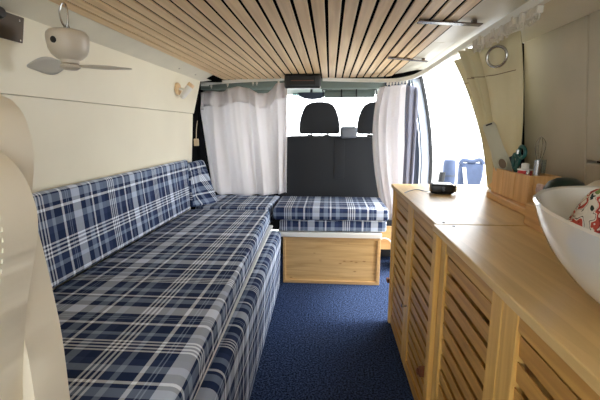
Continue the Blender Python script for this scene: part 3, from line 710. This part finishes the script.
# khaki canvas curtain with an eyelet, swept aside beside the open door
t = thing('canvas_curtain', 'khaki canvas curtain with a steel eyelet pulled back beside the open side door', 'curtain', (.64, 1.7, .78))
topp = [(.590, 2.03, 1.372), (.612, 1.95, 1.372), (.580, 1.89, 1.374), (.612, 1.86, 1.374), (.600, 1.83, 1.374), (.545, 1.80, 1.374), (.625, 1.785, 1.374), (.545, 1.745, 1.374), (.618, 1.73, 1.374), (.590, 1.70, 1.378), (.620, 1.66, 1.384), (.650, 1.61, 1.392), (.686, 1.565, 1.40)]
midp = [(.70, 1.99, 1.17), (.725, 1.94, 1.17), (.69, 1.90, 1.17), (.725, 1.88, 1.17), (.70, 1.85, 1.17), (.655, 1.83, 1.17), (.735, 1.81, 1.17), (.655, 1.78, 1.17), (.73, 1.765, 1.17), (.70, 1.73, 1.16), (.715, 1.70, 1.15), (.735, 1.65, 1.15), (.76, 1.62, 1.15)]
botp = [(.775, 1.93, .770), (.785, 1.92, .770), (.765, 1.91, .770), (.785, 1.89, .770), (.76, 1.875, .770), (.745, 1.86, .770), (.79, 1.845, .770), (.75, 1.83, .770), (.79, 1.815, .770), (.765, 1.79, .770), (.78, 1.76, .770), (.80, 1.74, .775), (.80, 1.70, .80)]
drape('panel', topp, botp, t, M['khaki'], 120, 34, .006, 3.2, mid=midp, amp_bot=.010, thick=.004, phase=2.2)
def onpanel(tt, s_):
    n_ = len(topp) - 1; f = tt * n_; i = int(f)
    P0 = Vector(topp[i]).lerp(Vector(topp[i + 1]), f - i); P1 = Vector(midp[i]).lerp(Vector(midp[i + 1]), f - i); P2 = Vector(botp[i]).lerp(Vector(botp[i + 1]), f - i)
    return P0 * (1 - s_) ** 2 + P1 * 2 * s_ * (1 - s_) + P2 * s_ * s_
e = onpanel(.86, .13)
bm = ring(B(), (0, 0, 0), .038, .0055, 'y', 36, 10); bmesh.ops.transform(bm, matrix=Matrix.Translation(e + Vector((-.010, -.010, 0))) @ Matrix.Rotation(math.radians(-48), 4, 'Z') @ Matrix.Rotation(math.radians(8), 4, 'X'), verts=bm.verts)
obj('eyelet', bm, M['steel'], t, True)
sp = [onpanel(k / 40 * .97, .25) + Vector((-.011, -.008, 0)) for k in range(41)]
obj('hem_seam', tube(B(), sp, .0016, 5), M['seam'], t, True)

# ------------------------------------------------------------ foreground upholstery pads
def pad(name, parent, ol, y0, y1, bev, closed_mat):
    p = smooth_loop([(x, y0, z) for x, z in ol], 6, True)
    return obj(name, prism(B(), p, (0, y1 - y0, 0), bev, 6), closed_mat, parent, True)
t = thing('upholstered_seat_pad', 'cream upholstered rounded pad standing close by at the near end of the sofa', 'seat pad', (-.62, .48, .425))
ol2 = [(-0.95, 0.47), (-0.95, 1.06), (-0.8, 1.12), (-0.62, 1.125), (-0.527, 1.118), (-0.468, 1.095), (-0.452, 1.084), (-0.44, 1.064), (-0.434, 1.03), (-0.435, 0.998), (-0.444, 0.954), (-0.446, 0.916), (-0.438, 0.87), (-0.431, 0.807), (-0.424, 0.724), (-0.423, 0.619), (-0.423, 0.56), (-0.43, 0.475), (-0.66, 0.47)]
pad('rear_pad', t, ol2, .475, .545, .024, M['cream_leather'])
ol1 = [(-0.9, 0.46), (-0.9, 0.99), (-0.7, 1.05), (-0.58, 1.062), (-0.464, 1.044), (-0.406, 1.006), (-0.385, 0.96), (-0.384, 0.919), (-0.396, 0.873), (-0.414, 0.81), (-0.427, 0.748), (-0.44, 0.667), (-0.447, 0.528), (-0.39, 0.475), (-0.62, 0.465)]
pad('front_pad', t, ol1, .40, .474, .026, M['cream_leather'])
s_pts = [(-.372, .399, .985), (-.366, .399, .94), (-.374, .399, .89), (-.388, .399, .84), (-.40, .399, .78)]
bm = B(); P = smooth_loop(s_pts, 8)
for a, b_ in zip(P[::2], P[1::2]): tube(bm, [a, a.lerp(b_, .8)], .0009, 5)
obj('stitching', bm, M['cream_wall'], t, True)

# ------------------------------------------------------------ fan hanging near the left wall
fx, fy, fz = -.800, 1.20, 1.286
t = thing('hanging_fan', 'warm grey portable two blade fan hanging from a carabiner under the ceiling', 'fan', (fx, fy, 1.22))
prof = [(0, .056), (.034, .056), (.050, .052), (.057, .044), (.059, .034), (.058, .018), (.055, .000), (.048, -.016), (.036, -.027), (.026, -.031), (.025, -.041), (.022, -.043), (0, -.043)]
obj('body', lathe(B(), (fx, fy, fz), prof, 40), M['fan'], t, True)
obj('hub', lathe(B(), (fx, fy, fz - .0415), [(0, 0), (.020, 0), (.028, -.005), (.028, -.012), (.018, -.018), (0, -.019)], 28), M['fan'], t, True)
d = Vector((0, 0, 0)) - Vector((fx, fy, 0)); ang = math.atan2(d.y, d.x)
ba = ang + math.radians(-40)
obj('button', lathe(B(), (fx + math.cos(ba) * .0565, fy + math.sin(ba) * .0565, fz + .018), [(0, -.002), (.010, -.002), (.009, .003), (0, .004)], 18, mat=Matrix.Rotation(ba, 4, 'Z') @ Matrix.Rotation(PI / 2, 4, 'Y')), M['black_plastic'], t, True)
def blade(dirx, diry, L, W, tw, mat):
    bm = B(); dv = Vector((dirx, diry, 0)).normalized(); sv = Vector((-dv.y, dv.x, 0)); g = []
    nu, nv = 18, 6
    for i in range(nu + 1):
        s_ = i / nu; wd = W * (math.sin(PI * min(1, (s_ * .86 + .13))) ** .55) * (.55 + .45 * math.sin(PI * s_ ** .8)) + .002
        tilt = tw * (1 - .4 * s_)
        row = []
        for j in range(nv + 1):
            q = (j / nv - .5) * wd
            row.append(bm.verts.new(Vector((fx + .004, fy, fz - .048)) + dv * (.024 + s_ * L) + sv * q * math.cos(tilt) + Vector((0, 0, q * math.sin(tilt) - .004 * s_))))
        g.append(row)
    for i in range(nu):
        for j in range(nv): bm.faces.new((g[i][j], g[i + 1][j], g[i + 1][j + 1], g[i][j + 1]))
    o = obj('blade', bm, mat, t, True); md = o.modifiers.new('t', 'SOLIDIFY'); md.thickness = .003; md.offset = 0
    return o
blade(-.96, -.27, .100, .058, math.radians(60), M['fan_blade'])
blade(.96, .27, .150, .040, math.radians(-9), M['fan'])
obj('eye', ring(B(), (fx, fy, fz + .062), .008, .0025, 'y', 16, 6), M['steel'], t, True)
bm = tube(B(), smooth_loop([(fx, fy, fz + .060), (fx - .012, fy - .002, fz + .078), (fx - .016, fy - .002, fz + .108), (fx - .005, fy, fz + .132), (fx + .006, fy, fz + .122), (fx + .006, fy, fz + .085), (fx, fy, fz + .060)], 6), .0028, 8)
tag(obj('carabiner', bm, M['steel'], None, True, origin=(fx, fy, fz + .09)), 'steel carabiner holding the fan under the ceiling', 'carabiner')
# ------------------------------------------------------------ wall fittings
def wl(y, z, d=0): return Vector((lw(z) + d, y, z))
t = thing('mirror_plate', 'dark polished steel plate with a black knob at the top of the cream wall', 'wall plate', wl(1.02, 1.34))
bm = hexa(B(), [wl(1.0, 1.300, .001), wl(1.0, 1.300, .006), wl(1.18, 1.302, .006), wl(1.18, 1.302, .001), wl(1.0, 1.374, .001), wl(1.0, 1.374, .006), wl(1.19, 1.376, .006), wl(1.19, 1.376, .001)], 0, .001, 1)
obj('plate', bm, M['dark_steel'], t)
p = wl(1.09, 1.365, .007)
obj('knob', lathe(B(), p, [(0, 0), (.016, 0), (.017, .008), (.013, .016), (0, .018)], 24, mat=Matrix.Rotation(PI / 2, 4, 'Y')), M['black_plastic'], t, True)
for z in (1.308, 1.364):
    obj('screw', lathe(B(), wl(1.17, z, .006), [(0, 0), (.003, 0), (.003, .001), (0, .0015)], 10, mat=Matrix.Rotation(PI / 2, 4, 'Y')), M['steel'], t)
t = thing('reading_lamp', 'small wood and silver spot lamp fixed high at the far end of the cream wall', 'wall lamp', wl(2.40, 1.27))
p = wl(2.40, 1.285, .002)
obj('base', lathe(B(), p, [(0, 0), (.036, 0), (.036, .012), (.032, .016), (0, .016)], 28, mat=Matrix.Rotation(PI / 2, 4, 'Y')), M['slat'], t, True)
obj('arm', tube(B(), [p + Vector((.012, 0, 0)), p + Vector((.045, 0, -.005)), p + Vector((.05, 0, -.03))], .008, 10), M['rail'], t, True)
a_ = p + Vector((.025, .0, -.055)); b_ = p + Vector((.088, .02, .030))
obj('spot', tube(B(), [a_, a_.lerp(b_, .15), a_.lerp(b_, .8)], [.012, .019, .020], 18), M['white_plastic'], t, True)
obj('spot_end', tube(B(), [a_.lerp(b_, .8), b_], [.0205, .0205], 18), M['slat'], t, True)
t = thing('beige_tag', 'small beige tag hanging on a cord at the end of the cream wall', 'tag', (-.945, 2.735, .95))
obj('cord', tube(B(), [(-.945, 2.735, .975), (-.940, 2.735, 1.04), (-.93, 2.735, 1.10)], .002, 6), M['beige'], t)
obj('tab', box(B(), -.962, -.928, 2.728, 2.742, .925, .975, .003), M['beige'], t)
# metal straps across the roof on the right
for (xa, ya, xb_, yb, lb) in ((.300, 1.455, .535, 1.515, 'dark brown strap across the ceiling slats nearer the viewer'), (.300, 2.17, .535, 2.30, 'dark brown strap across the ceiling slats near the door corner')):
    bm = hexa(B(), [(xa, ya, 1.411), (xb_, yb, 1.411), (xb_, yb + .035, 1.411), (xa, ya + .035, 1.411), (xa, ya, 1.4155), (xb_, yb, 1.4155), (xb_, yb + .035, 1.4155), (xa, ya + .035, 1.4155)], 0, .001, 1)
    for f_ in (.12, .5, .88):
        cx_, cy_ = xa + (xb_ - xa) * f_, ya + (yb - ya) * f_ + .017
        box(bm, cx_ - .008, cx_ + .008, cy_ - .008, cy_ + .008, 1.4156, 1.4195 if f_ < .6 else 1.428)
    tag(obj('roof_strap', bm, M['dark_strap'], None, False, origin=((xa + xb_) / 2, ya, 1.411)), lb, 'strap')
for x, y in ((-.895, 2.35), (-.89, 2.62)):
    bm = lathe(B(), (x, y, 1.3965), [(0, 0), (.006, 0), (.005, -.003), (0, -.004)], 12)
    tag(obj('screw', bm, M['steel'], None, True, origin=(x, y, 1.40)), 'tiny screw in the cream roof edge, the %s one' % ('nearer' if y < 2.5 else 'farther'), 'screw')

# ------------------------------------------------------------ outside the open door
t = thing('folded_chair_bag', 'tall pale blue rolled camping bag standing outside the side door', 'bag', (1.38, 4.6, -.40))
obj('roll', tube(B(), smooth_loop([(1.375, 4.6, -.399), (1.38, 4.6, .2), (1.375, 4.6, .69)], 6), [.066] * 6 + [.07] * 6 + [.060], 20), M['blue_fabric'], t, True)
obj('strap', tube(B(), [(1.375, 4.6, .50), (1.375, 4.6, .525)], .074, 20), M['dark_blue'], t, True)
tag(obj('dark_pole', tube(B(), smooth_loop([(1.20, 4.5, -.399), (1.24, 4.5, .2), (1.275, 4.5, .56)], 6), .035, 12), M['black_rubber'], None, True, origin=(1.22, 4.5, -.399)), 'dark upright post outside between the door seal and the blue roll', 'post')
t = thing('folded_camping_chair', 'folded blue camping chair with crossed white legs standing outside the side door', 'camping chair', (1.68, 4.7, -.40))
obj('fabric', box(B(), 1.52, 1.80, 4.68, 4.78, -.28, .645, .04, seg=5), M['blue_fabric'], t, True)
bm = B(); tube(bm, [(1.535, 4.64, -.399), (1.60, 4.64, .35)], .018, 8); obj('leg', bm, M['rail'], t, True)
for a_, b_ in (((1.555, 4.64, .60), (1.665, 4.64, -.10)), ((1.80, 4.60, .62), (1.64, 4.60, -.10)), ((1.795, 4.66, -.399), (1.80, 4.66, .35))):
    obj('leg', tube(B(), [a_, b_], .02, 8), M['rail'], t, True)
obj('top_loop', tube(B(), smooth_loop([(1.53, 4.70, .63), (1.56, 4.70, .68), (1.66, 4.70, .665), (1.75, 4.70, .685), (1.79, 4.70, .63)], 5), .025, 10), M['blue_fabric'], t, True)
